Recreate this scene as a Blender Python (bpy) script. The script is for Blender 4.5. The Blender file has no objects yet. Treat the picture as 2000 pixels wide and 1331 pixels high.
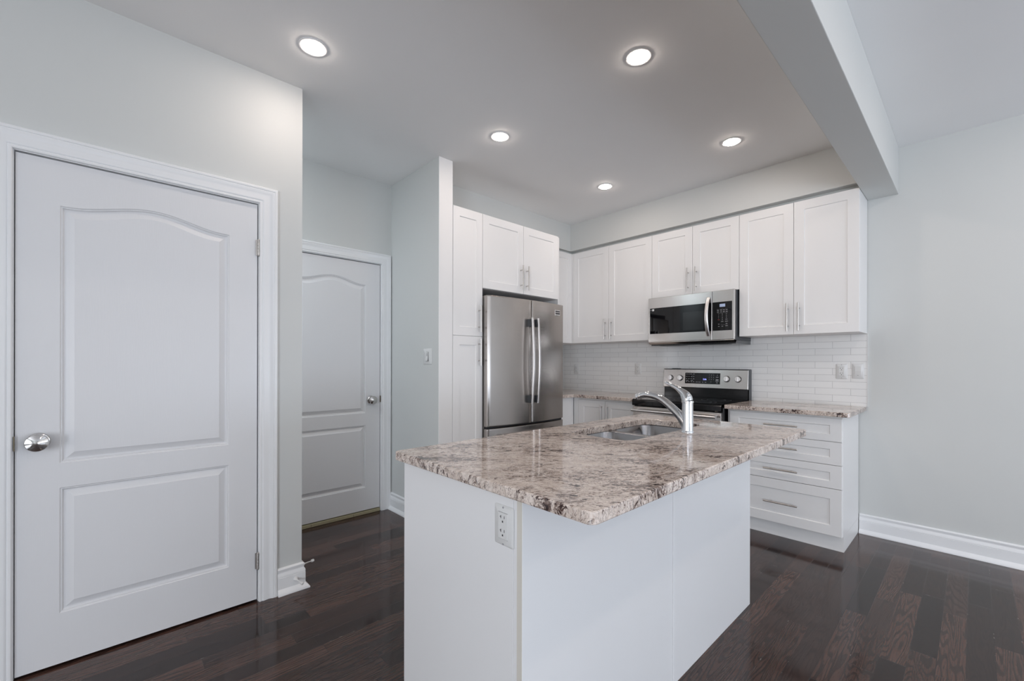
import bpy, bmesh, math, random
from mathutils import Vector, Matrix
random.seed(7)
sc = bpy.context.scene
C = sc.collection

# ------------------------------------------------------------------ camera
YAW = 0.8197
cam_d = bpy.data.cameras.new('camera')
cam = bpy.data.objects.new('camera', cam_d); C.objects.link(cam)
cam_d.sensor_width = 36.0; cam_d.sensor_fit = 'HORIZONTAL'
cam_d.lens = 844.16 / 2000 * 36.0
cam_d.shift_y = 43.98 / 2000
cam_d.clip_start = 0.02
cam.matrix_world = (Matrix.Translation((0, 0, 1.225)) @ Matrix.Rotation(YAW - math.pi / 2, 4, 'Z')
                    @ Matrix.Rotation(math.pi / 2, 4, 'X') @ Matrix.Rotation(0.0018, 4, 'Z'))
sc.camera = cam

# ------------------------------------------------------------------ view, world, daylight
vs = sc.view_settings
vs.view_transform = 'Standard'; vs.look = 'None'; vs.gamma = 1.0; vs.use_curve_mapping = False
vs.exposure = 0.03
sc.cycles.use_denoising = True
sc.cycles.max_bounces = 10; sc.cycles.diffuse_bounces = 6; sc.cycles.glossy_bounces = 5
sc.cycles.sample_clamp_indirect = 6.0
sc.cycles.caustics_reflective = False; sc.cycles.caustics_refractive = False

POT_E = 134.0            # radiance of a pot light's diffuser
DAY = (0.80, 0.90, 1.0)
W = bpy.data.worlds.new('sky'); sc.world = W; W.use_nodes = True
bg = W.node_tree.nodes['Background']
bg.inputs['Color'].default_value = (0.62, 0.78, 1.0, 1); bg.inputs['Strength'].default_value = 0.3

def area_light(name, loc, direction, sx, sy, power, col=DAY):
    d = bpy.data.lights.new(name, 'AREA'); d.shape = 'RECTANGLE'; d.size = sx; d.size_y = sy
    d.energy = power; d.color = col
    o = bpy.data.objects.new(name, d); C.objects.link(o)
    o.location = loc
    o.rotation_euler = Vector(direction).to_track_quat('-Z', 'Y').to_euler()
    return o
# unseen windows, laid out for the light: a wide pair in the far living-room wall (y = -4.3) and two added in the side wall
area_light('unseen_window_light', (2.1, -4.27, 1.30), (0, 1, .10), 3.0, 2.2, 22, (1.0, .96, .92))
area_light('unseen_window_light', (2.1, -4.26, 0.80), (0, 1, 1.0), 3.0, 1.0, 74, (.70, .82, 1.0))  # added low lamp, tilted up to brighten the ceiling
area_light('unseen_window_light', (-3.77, .95, 1.20), (1, 0, .10), 2.6, 2.1, 24, (1.0, .88, .78))  # added side-wall lamp, lights the kitchen and its ceiling
area_light('unseen_window_light', (-3.77, -2.3, 1.30), (1, 0, .10), 2.0, 1.8, 150, (.83, .90, 1.0))  # extra side-wall lamp, added to balance the light
# unseen fill lamp, added in an invented hall branch to brighten the partition
area_light('hall_fill_light', (-.1, 3.05, 2.70), (0, 0, -1), .35, .35, 15)

# ------------------------------------------------------------------ node helpers
def newmat(name):
    m = bpy.data.materials.new(name); m.use_nodes = True
    nt = m.node_tree; b = nt.nodes['Principled BSDF']
    return m, nt, b
def N(nt, t, **kw):
    n = nt.nodes.new(t)
    for k, v in kw.items():
        if k.startswith('i_'): n.inputs[k[2:].replace('_', ' ')].default_value = v
        else: setattr(n, k, v)
    return n
def L(nt, a, b): nt.links.new(a, b)
def math_(nt, op, a, b=None, c=None):
    n = nt.nodes.new('ShaderNodeMath'); n.operation = op
    for i, x in enumerate((a, b, c)):
        if x is None: continue
        if isinstance(x, (int, float)): n.inputs[i].default_value = x
        else: L(nt, x, n.inputs[i])
    return n.outputs[0]
def mix(nt, f, a, b):
    n = nt.nodes.new('ShaderNodeMix'); n.data_type = 'RGBA'
    if isinstance(f, (int, float)): n.inputs[0].default_value = f
    else: L(nt, f, n.inputs[0])
    for s, x in ((6, a), (7, b)):
        if isinstance(x, tuple): n.inputs[s].default_value = x if len(x) == 4 else (*x, 1)
        else: L(nt, x, n.inputs[s])
    return n.outputs[2]
def ramp(nt, x, a, b):
    n = nt.nodes.new('ShaderNodeMapRange'); n.interpolation_type = 'SMOOTHSTEP'
    L(nt, x, n.inputs[0]); n.inputs[1].default_value = a; n.inputs[2].default_value = b
    return n.outputs[0]
def noise(nt, vec, scale, detail=3, rough=.5, dist=0):
    n = N(nt, 'ShaderNodeTexNoise'); n.inputs['Scale'].default_value = scale
    n.inputs['Detail'].default_value = detail; n.inputs['Roughness'].default_value = rough
    n.inputs['Distortion'].default_value = dist
    L(nt, vec, n.inputs['Vector']); return n.outputs['Fac']
def position(nt): return N(nt, 'ShaderNodeNewGeometry').outputs['Position']
def vmul(nt, v, s):
    n = N(nt, 'ShaderNodeVectorMath', operation='MULTIPLY'); L(nt, v, n.inputs[0]); n.inputs[1].default_value = s
    return n.outputs[0]
def bump(nt, b, h, strength, dist):
    n = N(nt, 'ShaderNodeBump'); n.inputs['Strength'].default_value = strength; n.inputs['Distance'].default_value = dist
    L(nt, h, n.inputs['Height']); L(nt, n.outputs[0], b.inputs['Normal'])

def paint(name, col, rough, grain=0.0, gs=140.0, stretch=(1, 1, 1), spec=0.5):
    m, nt, b = newmat(name)
    p = position(nt)
    n = noise(nt, vmul(nt, p, stretch), gs, 3)
    b.inputs['Roughness'].default_value = rough
    b.inputs['Specular IOR Level'].default_value = spec
    c2 = tuple(min(1, x * 1.03) for x in col); c1 = tuple(x * .97 for x in col)
    big = noise(nt, p, 1.3, 2)
    L(nt, mix(nt, big, c1, c2), b.inputs['Base Color'])
    if grain: bump(nt, b, n, grain, 0.002)
    return m
def metal(name, col, rough, brush=None, bs=.08, stretch_scale=1.0):
    m, nt, b = newmat(name)
    b.inputs['Metallic'].default_value = 1; b.inputs['Roughness'].default_value = rough
    p = position(nt)
    if brush:
        n = noise(nt, vmul(nt, p, brush), stretch_scale, 4)
        L(nt, mix(nt, n, tuple(x * .94 for x in col), tuple(min(1, x * 1.04) for x in col)), b.inputs['Base Color'])
        if bs: bump(nt, b, n, bs, 0.001)
        r = N(nt, 'ShaderNodeMapRange'); L(nt, n, r.inputs[0]); r.inputs[3].default_value = rough * .92; r.inputs[4].default_value = rough * 1.1
        L(nt, r.outputs[0], b.inputs['Roughness'])
    else:
        n = noise(nt, p, 30, 2)
        L(nt, mix(nt, n, tuple(x * .97 for x in col), col), b.inputs['Base Color'])
    return m
def plain(name, col, rough, emit=0, spec=.5):
    m, nt, b = newmat(name)
    p = position(nt); n = noise(nt, p, 60, 2)
    L(nt, mix(nt, n, tuple(x * .95 for x in col), col), b.inputs['Base Color'])
    b.inputs['Roughness'].default_value = rough
    b.inputs['Specular IOR Level'].default_value = spec
    if emit:
        b.inputs['Emission Color'].default_value = (*col, 1); b.inputs['Emission Strength'].default_value = emit
    return m

M = {}
M['wall'] = paint('pale_grey_green_paint', (0.635, 0.645, 0.63), .55, .05, 220)
M['ceiling'] = paint('ceiling_paint', (0.90, 0.895, 0.89), .8, .08, 160)
M['trim'] = paint('white_trim_paint', (0.84, 0.845, 0.85), .32)
M['door'] = paint('embossed_white_door', (0.755, 0.755, 0.765), .38, .10, 60, (6, 1, .35))
M['cab'] = paint('white_cabinet_lacquer', (0.86, 0.85, 0.84), .36)
M['panel'] = paint('white_island_panel', (0.82, 0.82, 0.825), .33)
M['cream'] = paint('cream_edge_band', (0.68, 0.65, 0.59), .4)
M['cab_in'] = plain('cabinet_gap', (0.10, 0.09, 0.08), .8)
M['plastic'] = plain('white_plastic', (0.74, 0.74, 0.73), .3)
M['slot'] = plain('dark_slot', (0.03, 0.03, 0.035), .5)
M['black'] = plain('black_gloss_enamel', (0.010, 0.010, 0.011), .12)
M['glass'] = plain('black_glass', (0.003, 0.003, 0.004), .03, 0, .38)
M['cooktop'] = plain('ceramic_glass_cooktop', (0.006, 0.006, 0.007), .06)
M['dark'] = plain('dark_grey_steel', (0.05, 0.055, 0.062), .4)
M['case'] = plain('grey_fridge_case', (0.30, 0.28, 0.265), .4)
M['steel'] = metal('brushed_stainless_steel', (0.455, 0.42, 0.395), .26, (3, 3, 420), .0)
M['steel_v'] = metal('brushed_appliance_steel', (0.60, 0.575, 0.555), .2, (3, 3, 420), .0)
M['sink'] = metal('sink_steel', (0.34, 0.335, 0.34), .24, (3, 200, 3), .02)
M['handle'] = metal('satin_nickel', (0.62, 0.59, 0.56), .3)
M['bar'] = metal('satin_appliance_handle', (0.80, 0.775, 0.765), .32)
M['chrome'] = metal('chrome', (0.80, 0.81, 0.83), .05)
M['knob'] = metal('polished_nickel', (0.56, 0.54, 0.52), .10)
M['brass'] = metal('aged_brass', (0.42, 0.38, 0.22), .4)
M['antique'] = metal('antique_plate', (0.20, 0.17, 0.12), .4)
M['grey_print'] = plain('grey_print', (0.36, 0.36, 0.37), .5)
M['dark_print'] = plain('dark_print', (0.06, 0.055, 0.06), .5)
M['red_print'] = plain('red_print', (0.20, 0.02, 0.03), .5)
M['blue_led'] = plain('blue_display_digits', (0.35, 0.38, 1.0), .5, 1.6)
M['pale_led'] = plain('pale_display', (0.30, 0.36, 0.50), .5, .35)
M['lamp'] = plain('lit_diffuser', (1.0, 0.865, 0.775), .5, POT_E)
M['threshold'] = plain('raw_brass_strip', (0.38, 0.34, 0.22), .45)
M['rubber'] = plain('white_rubber', (0.75, 0.75, 0.74), .5)
M['glass_pane'] = plain('window_glass', (1, 1, 1), 0.0)
M['glass_pane'].node_tree.nodes['Principled BSDF'].inputs['Transmission Weight'].default_value = 1

# white ceramic subway tile, running bond, 220 x 50 mm
def tile_mat():
    m, nt, b = newmat('white_subway_tile')
    p = position(nt)
    s = N(nt, 'ShaderNodeSeparateXYZ'); L(nt, p, s.inputs[0])
    c = N(nt, 'ShaderNodeCombineXYZ')
    L(nt, math_(nt, 'ADD', s.outputs[1], -.732 + 2.196), c.inputs[0]); L(nt, math_(nt, 'ADD', s.outputs[2], -1.0895 + .5), c.inputs[1])
    t = N(nt, 'ShaderNodeTexBrick'); L(nt, c.outputs[0], t.inputs['Vector'])
    t.offset = .5; t.offset_frequency = 2; t.squash = 1
    for k, v in (('Scale', 1), ('Mortar Size', .0013), ('Mortar Smooth', .25), ('Bias', 0), ('Brick Width', .2196), ('Row Height', .05)):
        t.inputs[k].default_value = v
    t.inputs['Color1'].default_value = (.81, .81, .80, 1); t.inputs['Color2'].default_value = (.85, .85, .84, 1)
    t.inputs['Mortar'].default_value = (.54, .54, .54, 1)
    L(nt, t.outputs['Color'], b.inputs['Base Color'])
    b.inputs['Roughness'].default_value = .16
    w = noise(nt, vmul(nt, p, (1, 3, 8)), 9, 2)
    h = math_(nt, 'SUBTRACT', math_(nt, 'MULTIPLY', w, .35), t.outputs['Fac'])
    bump(nt, b, h, .35, .0015)
    return m
M['tile'] = tile_mat()

# dark stained oak strip floor, 83 mm boards running along x
def floor_mat():
    m, nt, b = newmat('dark_stained_oak')
    p = position(nt); s = N(nt, 'ShaderNodeSeparateXYZ'); L(nt, p, s.inputs[0]); x, y = s.outputs[0], s.outputs[1]
    yr = math_(nt, 'DIVIDE', math_(nt, 'ADD', y, 10.02), .083); row = math_(nt, 'FLOOR', yr); fy = math_(nt, 'FRACT', yr)
    wn = N(nt, 'ShaderNodeTexWhiteNoise', noise_dimensions='1D'); L(nt, row, wn.inputs['W'])
    ln = math_(nt, 'ADD', math_(nt, 'MULTIPLY', wn.outputs['Value'], .45), .62)
    xr = math_(nt, 'DIVIDE', math_(nt, 'ADD', math_(nt, 'ADD', x, 20), math_(nt, 'MULTIPLY', wn.outputs['Value'], 13.7)), ln)
    ix = math_(nt, 'FLOOR', xr); fx = math_(nt, 'FRACT', xr)
    pid = math_(nt, 'ADD', math_(nt, 'MULTIPLY', row, 7.13), math_(nt, 'MULTIPLY', ix, 3.71))
    wp = N(nt, 'ShaderNodeTexWhiteNoise', noise_dimensions='1D'); L(nt, pid, wp.inputs['W']); tone = wp.outputs['Value']
    c = N(nt, 'ShaderNodeCombineXYZ')
    L(nt, math_(nt, 'MULTIPLY', x, 1.1), c.inputs[0]); L(nt, math_(nt, 'MULTIPLY', y, 10.5), c.inputs[1]); L(nt, math_(nt, 'MULTIPLY', tone, 57), c.inputs[2])
    n1 = noise(nt, c.outputs[0], 1.0, 2, .45, .25)
    rings = math_(nt, 'SINE', math_(nt, 'MULTIPLY', n1, 150))
    rings = ramp(nt, rings, -.1, 1.0)
    c2 = N(nt, 'ShaderNodeCombineXYZ')
    L(nt, math_(nt, 'MULTIPLY', x, 9), c2.inputs[0]); L(nt, math_(nt, 'MULTIPLY', y, 330), c2.inputs[1]); L(nt, tone, c2.inputs[2])
    pores = noise(nt, c2.outputs[0], 1.0, 3, .6)
    base = mix(nt, tone, (.024, .0120, .0096), (.102, .0520, .0390))
    base = mix(nt, math_(nt, 'MULTIPLY', rings, .62), base, (.009, .006, .006))
    base = mix(nt, math_(nt, 'MULTIPLY', ramp(nt, pores, .47, .66), .65), base, (.010, .007, .007))
    e1 = math_(nt, 'MINIMUM', fy, math_(nt, 'SUBTRACT', 1, fy)); e1 = math_(nt, 'MULTIPLY', e1, .083)
    e2 = math_(nt, 'MULTIPLY', math_(nt, 'MINIMUM', fx, math_(nt, 'SUBTRACT', 1, fx)), ln)
    e = math_(nt, 'MINIMUM', e1, e2)
    gap = ramp(nt, e, .0012, .0003)
    base = mix(nt, math_(nt, 'MULTIPLY', gap, .8), base, (.004, .003, .003))
    # pale dust and nicks along some board ends
    nick = math_(nt, 'MULTIPLY', ramp(nt, e, .0022, .0006), ramp(nt, noise(nt, p, 26, 2), .66, .72))
    base = mix(nt, math_(nt, 'MULTIPLY', nick, .6), base, (.30, .27, .24))
    L(nt, base, b.inputs['Base Color'])
    r = N(nt, 'ShaderNodeMapRange'); L(nt, noise(nt, p, 3.5, 3), r.inputs[0]); r.inputs[3].default_value = .06; r.inputs[4].default_value = .12
    L(nt, math_(nt, 'ADD', r.outputs[0], math_(nt, 'MULTIPLY', tone, .05)), b.inputs['Roughness'])
    b.inputs['Specular IOR Level'].default_value = .50
    h = math_(nt, 'ADD', math_(nt, 'MULTIPLY', gap, -1.0), math_(nt, 'MULTIPLY', pores, .10))
    h = math_(nt, 'ADD', h, math_(nt, 'MULTIPLY', noise(nt, vmul(nt, p, (1, 5, 1)), 2.2, 1), .8))
    bump(nt, b, h, .22, .002)
    return m
M['floor'] = floor_mat()

def granite_mat():
    m, nt, b = newmat('cream_brown_granite')
    r0 = N(nt, 'ShaderNodeMapping'); L(nt, position(nt), r0.inputs[0]); r0.inputs['Rotation'].default_value = (0, 0, .75)
    p = vmul(nt, r0.outputs[0], (1.0, 2.0, 1.0))
    big = noise(nt, p, 3.4, 3, .6, .8)
    mid = noise(nt, p, 13, 6, .68, 1.2)
    fine = noise(nt, p, 85, 4, .7, .8)
    fl = noise(nt, p, 23, 6, .74, 1.6)
    fl2 = noise(nt, p, 55, 5, .72, 1.2)
    vein = math_(nt, 'ABSOLUTE', math_(nt, 'SUBTRACT', noise(nt, p, 17, 5, .62, 1.6), .5))
    bias = math_(nt, 'MULTIPLY', math_(nt, 'SUBTRACT', big, .5), .38)
    col = mix(nt, ramp(nt, mid, .40, .60), (.80, .705, .64), (.66, .555, .485))
    col = mix(nt, math_(nt, 'MULTIPLY', ramp(nt, fine, .50, .60), .45), col, (.40, .32, .275))
    col = mix(nt, math_(nt, 'MULTIPLY', ramp(nt, math_(nt, 'ADD', mid, bias), .575, .615), .5), col, (.30, .26, .24))
    col = mix(nt, math_(nt, 'MULTIPLY', ramp(nt, math_(nt, 'ADD', fl2, bias), .553, .578), .80), col, (.175, .11, .085))
    col = mix(nt, math_(nt, 'MULTIPLY', ramp(nt, vein, .014, .006), .65), col, (.13, .085, .068))
    dm = math_(nt, 'ADD', fl, bias)
    col = mix(nt, math_(nt, 'MULTIPLY', ramp(nt, dm, .562, .58), .9), col, (.095, .052, .042))
    col = mix(nt, math_(nt, 'MULTIPLY', ramp(nt, dm, .605, .622), .92), col, (.028, .016, .017))
    wht = noise(nt, p, 38, 4, .7, .8)
    col = mix(nt, math_(nt, 'MULTIPLY', ramp(nt, wht, .59, .63), .55), col, (.80, .73, .68))
    L(nt, col, b.inputs['Base Color'])
    b.inputs['Roughness'].default_value = .06; b.inputs['Specular IOR Level'].default_value = .5
    return m
M['granite'] = granite_mat()

# ------------------------------------------------------------------ geometry helpers
ORG = {}                       # world origin of every object built
class MB:
    """collects geometry in world coordinates"""
    def __init__(s): s.bm = bmesh.new()
    def box(s, x0, x1, y0, y1, z0, z1, mi=0):
        vs_ = [s.bm.verts.new((x, y, z)) for x in (x0, x1) for y in (y0, y1) for z in (z0, z1)]
        for f in ((0, 1, 3, 2), (4, 6, 7, 5), (0, 4, 5, 1), (2, 3, 7, 6), (0, 2, 6, 4), (1, 5, 7, 3)):
            s.bm.faces.new([vs_[i] for i in f]).material_index = mi
        return s
    def loops(s, loops, closed=True, cap0=False, cap1=False, mi=0):
        vv = [[s.bm.verts.new(p) for p in lp] for lp in loops]
        for a, b in zip(vv[:-1], vv[1:]):
            n = len(a)
            for i in range(n if closed else n - 1):
                j = (i + 1) % n
                try: s.bm.faces.new((a[i], a[j], b[j], b[i])).material_index = mi
                except ValueError: pass
        if cap0: s.bm.faces.new(vv[0]).material_index = mi
        if cap1: s.bm.faces.new(vv[-1]).material_index = mi
        return vv
    def fill(s, rings, mi=0):
        """flat face bounded by outer ring with hole rings (each a list of coordinates)"""
        t = bmesh.new(); es = []
        for r in rings:
            v = [t.verts.new(p) for p in r]
            es += [t.edges.new((v[i], v[(i + 1) % len(v)])) for i in range(len(v))]
        bmesh.ops.triangle_fill(t, use_beauty=True, use_dissolve=False, edges=es)
        mp = {v: s.bm.verts.new(v.co) for v in t.verts}
        for f in t.faces: s.bm.faces.new([mp[v] for v in f.verts]).material_index = mi
        t.free()
    def tube(s, pts, radii, n=20, cap=True, mi=0, flat=None):
        pts = [Vector(p) for p in pts]
        if isinstance(radii, (int, float)): radii = [radii] * len(pts)
        rings = []; up = None
        for i, p in enumerate(pts):
            d = (pts[min(i + 1, len(pts) - 1)] - pts[max(i - 1, 0)]).normalized()
            if up is None:
                up = Vector((0, 0, 1)) if abs(d.z) < .9 else Vector((1, 0, 0))
            u = d.cross(up).normalized(); v = u.cross(d).normalized(); up = v
            fu, fv = (1, 1) if flat is None else flat[i] if isinstance(flat, list) else flat
            rings.append([p + (u * math.cos(a) * fu + v * math.sin(a) * fv) * radii[i] for a in (2 * math.pi * k / n for k in range(n))])
        s.loops(rings, True, cap, cap, mi)
        return s
    def lathe(s, origin, axis, prof, n=32, cap0=False, cap1=False, mi=0):
        """prof: (distance along axis, radius)"""
        o = Vector(origin); a = Vector(axis).normalized()
        u = a.orthogonal().normalized(); v = a.cross(u)
        s.loops([[o + a * h + (u * math.cos(t) + v * math.sin(t)) * max(r, 1e-5) for t in (2 * math.pi * k / n for k in range(n))] for h, r in prof], True, cap0, cap1, mi)
        return s
    def obj(s, name, mats, parent=None, origin=None, smooth=False, bevel=0, weld=True, segs=2):
        if weld: bmesh.ops.remove_doubles(s.bm, verts=s.bm.verts, dist=2e-5)
        bmesh.ops.recalc_face_normals(s.bm, faces=s.bm.faces)
        if parent is not None: org = Vector(ORG[parent.name])
        else:
            if origin is None:
                xs = [v.co for v in s.bm.verts]
                origin = (sum(v.x for v in xs) / len(xs), sum(v.y for v in xs) / len(xs), min(v.z for v in xs))
            org = Vector(origin)
        for v in s.bm.verts: v.co -= org
        me = bpy.data.meshes.new(name); s.bm.to_mesh(me); s.bm.free()
        if not isinstance(mats, (list, tuple)): mats = [mats]
        for m in mats: me.materials.append(M[m])
        o = bpy.data.objects.new(name, me); C.objects.link(o)
        if parent is not None: o.parent = parent
        else: o.location = org
        ORG[o.name] = tuple(org)
        if bevel:
            b = o.modifiers.new('bevel', 'BEVEL'); b.width = bevel; b.segments = segs; b.limit_method = 'ANGLE'; b.angle_limit = math.radians(40)
            b.harden_normals = False
        if smooth:
            for p in me.polygons: p.use_smooth = True
            e = o.modifiers.new('split', 'EDGE_SPLIT'); e.split_angle = math.radians(38)
        return o

def tag(o, label=None, cat=None, group=None, kind=None):
    if label: o['label'] = label
    if cat: o['category'] = cat
    if group: o['group'] = group
    if kind: o['kind'] = kind
    return o
def thing(name, loc, label, cat, group=None):
    o = bpy.data.objects.new(name, None); C.objects.link(o); o.location = loc; o.empty_display_size = .05
    ORG[o.name] = tuple(loc)
    return tag(o, label, cat, group)
def S(o):
    o['kind'] = 'structure'; return o
def text(name, body, size, pos, right, up, mat, parent, spacing=1.0, line=1.0, align='CENTER'):
    """flat lettering lying in the plane spanned by right and up"""
    c = bpy.data.curves.new(name, 'FONT'); c.body = body; c.size = size; c.align_x = align; c.align_y = 'CENTER'
    c.extrude = .0002; c.space_character = spacing; c.space_line = line
    c.materials.append(M[mat])
    tmp = bpy.data.objects.new('lettering', c); me = bpy.data.meshes.new_from_object(tmp)
    bpy.data.objects.remove(tmp); bpy.data.curves.remove(c)
    o = bpy.data.objects.new(name, me); C.objects.link(o)
    r = Vector(right).normalized(); u = Vector(up).normalized(); n = r.cross(u)
    m = Matrix((r, u, n)).transposed().to_4x4()
    m.translation = Vector(pos) - Vector(ORG[parent.name])
    o.parent = parent; o.matrix_local = m
    ORG[o.name] = ORG[parent.name]
    return o

# ------------------------------------------------------------------ key dimensions (metres; x along the fridge wall, y into the hall)
XW = 3.995; YL = 2.506; YB = 3.362; ZC = 2.718
HX0 = .772; HX1 = 1.743; PX1 = 1.861; PY = 2.645
RX0, RY0 = -3.8, -4.3
D1 = (-.262, .559); DH = 2.036; D2 = (.882, 1.646)

# ------------------------------------------------------------------ setting
S(MB().box(RX0 - .2, XW + .2, RY0 - .2, YB + .3, -.1, 0).obj('floor', 'floor'))
S(MB().box(RX0 - .2, XW + .2, RY0 - .2, YB + .3, ZC, ZC + .1).obj('ceiling', 'ceiling'))
S(MB().box(XW, XW + .15, RY0 - .15, YB + .3, 0, ZC).obj('wall_right', 'wall'))
# left wall with the door opening, turning into the hall; unseen branch behind it made up for light
b = MB()
b.box(RX0 - .15, D1[0] - .018, YL, YL + .12, 0, ZC); b.box(D1[1] + .018, HX0, YL, YL + .12, 0, ZC)
b.box(D1[0] - .018, D1[1] + .018, YL, YL + .12, DH + .02, ZC); b.box(RX0, HX0, YL + .12, YL + .24, 0, ZC); b.box(-1.35, -1.2, YL + .24, YB, 0, ZC)
S(b.obj('wall_left', 'wall', weld=False))
b = MB()
b.box(-1.35, D2[0] - .018, YB, YB + .12, 0, ZC); b.box(D2[1] + .018, XW, YB, YB + .12, 0, ZC)
b.box(D2[0] - .018, D2[1] + .018, YB, YB + .12, DH + .02, ZC); b.box(D2[0] - .1, D2[1] + .1, YB + .13, YB + .2, 0, ZC)
S(b.obj('wall_back', 'wall', weld=False))
S(MB().box(HX1, PX1, PY, YB, 0, ZC).obj('wall_partition', 'wall'))
S(MB().box(HX1 - .001, PX1, PY - .006, PY, 0, ZC - .0005).obj('trim_3', 'cab', bevel=.001))
# living-room walls behind the camera, window openings laid out for the light
b = MB(); w0, w1, wz0, wz1 = .6, 3.6, .2, 2.4
b.box(RX0, w0, RY0 - .15, RY0, 0, ZC); b.box(w1, XW, RY0 - .15, RY0, 0, ZC); b.box(w0, w1, RY0 - .15, RY0, 0, wz0); b.box(w0, w1, RY0 - .15, RY0, wz1, ZC)
S(b.obj('wall_front', 'wall', weld=False))
b = MB(); v0, v1 = -.4, 2.3
b.box(RX0 - .15, RX0, RY0, -3.3, 0, ZC); b.box(RX0 - .15, RX0, -1.3, v0, 0, ZC); b.box(RX0 - .15, RX0, -3.3, -1.3, 0, .4); b.box(RX0 - .15, RX0, -3.3, -1.3, 2.2, ZC); b.box(RX0 - .15, RX0, v1, YL, 0, ZC); b.box(RX0 - .15, RX0, v0, v1, 0, .12); b.box(RX0 - .15, RX0, v0, v1, 2.3, ZC)
S(b.obj('wall_side', 'wall', weld=False))
b = MB()
for x in (w0, w0 + .98, w1 - 1.03, w1 - .05): b.box(x, x + .05, RY0 - .1, RY0 - .04, wz0, wz1)
b.box(w0, w1, RY0 - .1, RY0 - .04, wz0, wz0 + .05); b.box(w0, w1, RY0 - .1, RY0 - .04, wz1 - .05, wz1)
S(b.obj('window_1', 'trim', weld=False))
b = MB()
for y in (v0, (v0 + v1) / 2 - .025, v1 - .05): b.box(RX0 - .1, RX0 - .04, y, y + .05, .12, 2.3)
b.box(RX0 - .1, RX0 - .04, v0, v1, .12, .18); b.box(RX0 - .1, RX0 - .04, v0, v1, 2.25, 2.3)
S(b.obj('added_window_2', 'trim', weld=False))  # unseen window, added to let more light into the kitchen
b = MB()
for y in (-3.3, -2.325, -1.35): b.box(RX0 - .1, RX0 - .04, y, y + .05, .4, 2.2)
b.box(RX0 - .1, RX0 - .04, -3.3, -1.3, .4, .45); b.box(RX0 - .1, RX0 - .04, -3.3, -1.3, 2.15, 2.2)
S(b.obj('added_window_3', 'trim', weld=False))  # unseen extra window, put in while balancing the light
# dropped beam and the bulkhead over the cabinets
S(MB().box(RX0, XW, .361, .528, 2.399, ZC).obj('ceiling_beam', 'wall', bevel=.003))
b = MB()
rings = []
for z in (2.436, ZC):
    rings.append([(3.655, .528, z), (XW, .528, z), (XW, YB, z), (PX1, YB, z), (PX1, 2.992, z), (3.655, 2.992, z)])
b.loops(rings, True, True, True)
S(b.obj('ceiling_bulkhead', 'wall'))
b = MB(); b.box(3.725, XW, .529, YB, 2.4125, 2.436); b.box(PX1 + .004, 3.725, 3.03, YB, 2.4145, 2.436)
S(b.obj('trim_9', 'wall', weld=False))

# tile splashback with its end trim
t = MB().box(3.985, XW, .53, YB, .914, 1.46).obj('tile_backsplash', 'tile', origin=(3.99, 2, .914))
S(t); t['label'] = 'white glossy subway tile backsplash between counter and wall cabinets'
MB().box(3.9835, XW, .524, .530, .914, 1.441).obj('edge_trim', 'plastic', parent=t)

# ------------------------------------------------------------------ sweeps: casing, baseboard
CAS = [(0, 0), (0, .008), (.003, .011), (.010, .011), (.013, .0085), (.017, .0125), (.022, .0135), (.040, .0105), (.052, .0115), (.060, .0165), (.066, .0175), (.068, .0155), (.071, .0185), (.079, .0185), (.083, .015), (.083, 0)]
def casing(name, x0, x1, zt, y, jamb=.11):
    b = MB(); g = .006
    xa, xb, zz = x0 - g, x1 + g, zt + g
    rings = []
    for k in range(4):
        r = []
        for d, o in CAS:
            if k == 0: r.append((xa - d, y - o, 0))
            elif k == 1: r.append((xa - d, y - o, zz + d))
            elif k == 2: r.append((xb + d, y - o, zz + d))
            else: r.append((xb + d, y - o, 0))
        rings.append(r)
    b.loops(rings, True, True, True)
    # jamb lining with a stop behind the leaf
    b.box(x0 - .017, x0 - .003, y + .001, y + jamb, 0, zt + .003); b.box(x1 + .003, x1 + .017, y + .001, y + jamb, 0, zt + .003)
    b.box(x0 - .017, x1 + .017, y + .001, y + jamb, zt + .003, zt + .018)
    b.box(x0 - .003, x0 + .012, y + .045, y + .06, 0, zt + .003); b.box(x1 - .012, x1 + .003, y + .045, y + .06, 0, zt + .003)
    b.box(x0 + .012, x1 - .012, y + .045, y + .06, zt - .012, zt + .003)
    return S(b.obj(name, 'trim', weld=False, smooth=True))
casing('trim_1', D1[0], D1[1], DH, YL)
casing('trim_2', D2[0], D2[1], DH, YB)

BB = [(0, 0), (0, .034), (.007, .034), (.016, .027), (.025, .019), (.029, .0155), (.087, .0155), (.089, .013), (.091, .0155), (.103, .0145), (.110, .0095), (.117, .0090), (.124, .0125), (.131, .0125), (.138, .004), (.138, 0)]
def baseboard(name, path):
    """path: list of (point, offset direction) - the wall line and where the profile is pushed"""
    b = MB()
    rings = [[(p[0] + n[0] * o, p[1] + n[1] * o, z) for z, o in BB] for p, n in path]
    b.loops(rings, True, True, True)
    return S(b.obj(name, 'trim', smooth=True))
bl = baseboard('baseboard_left', [((D1[1] + .090, YL), (0, -1)), ((HX0, YL), (1, -1)), ((HX0, YL + .24), (1, 1)), ((-1.2, YL + .24), (0, 1))])
baseboard('baseboard_partition', [((HX1, YB), (-1, 0)), ((HX1, PY), (-1, -1)), ((PX1 - .006, PY), (0, -1))])
baseboard('baseboard_right', [((XW, .572), (-1, 0)), ((XW, RY0), (-1, 1)), ((RX0, RY0), (1, 1)), ((RX0, YL), (1, -1)), ((D1[0] - .090, YL), (0, -1))])

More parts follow.
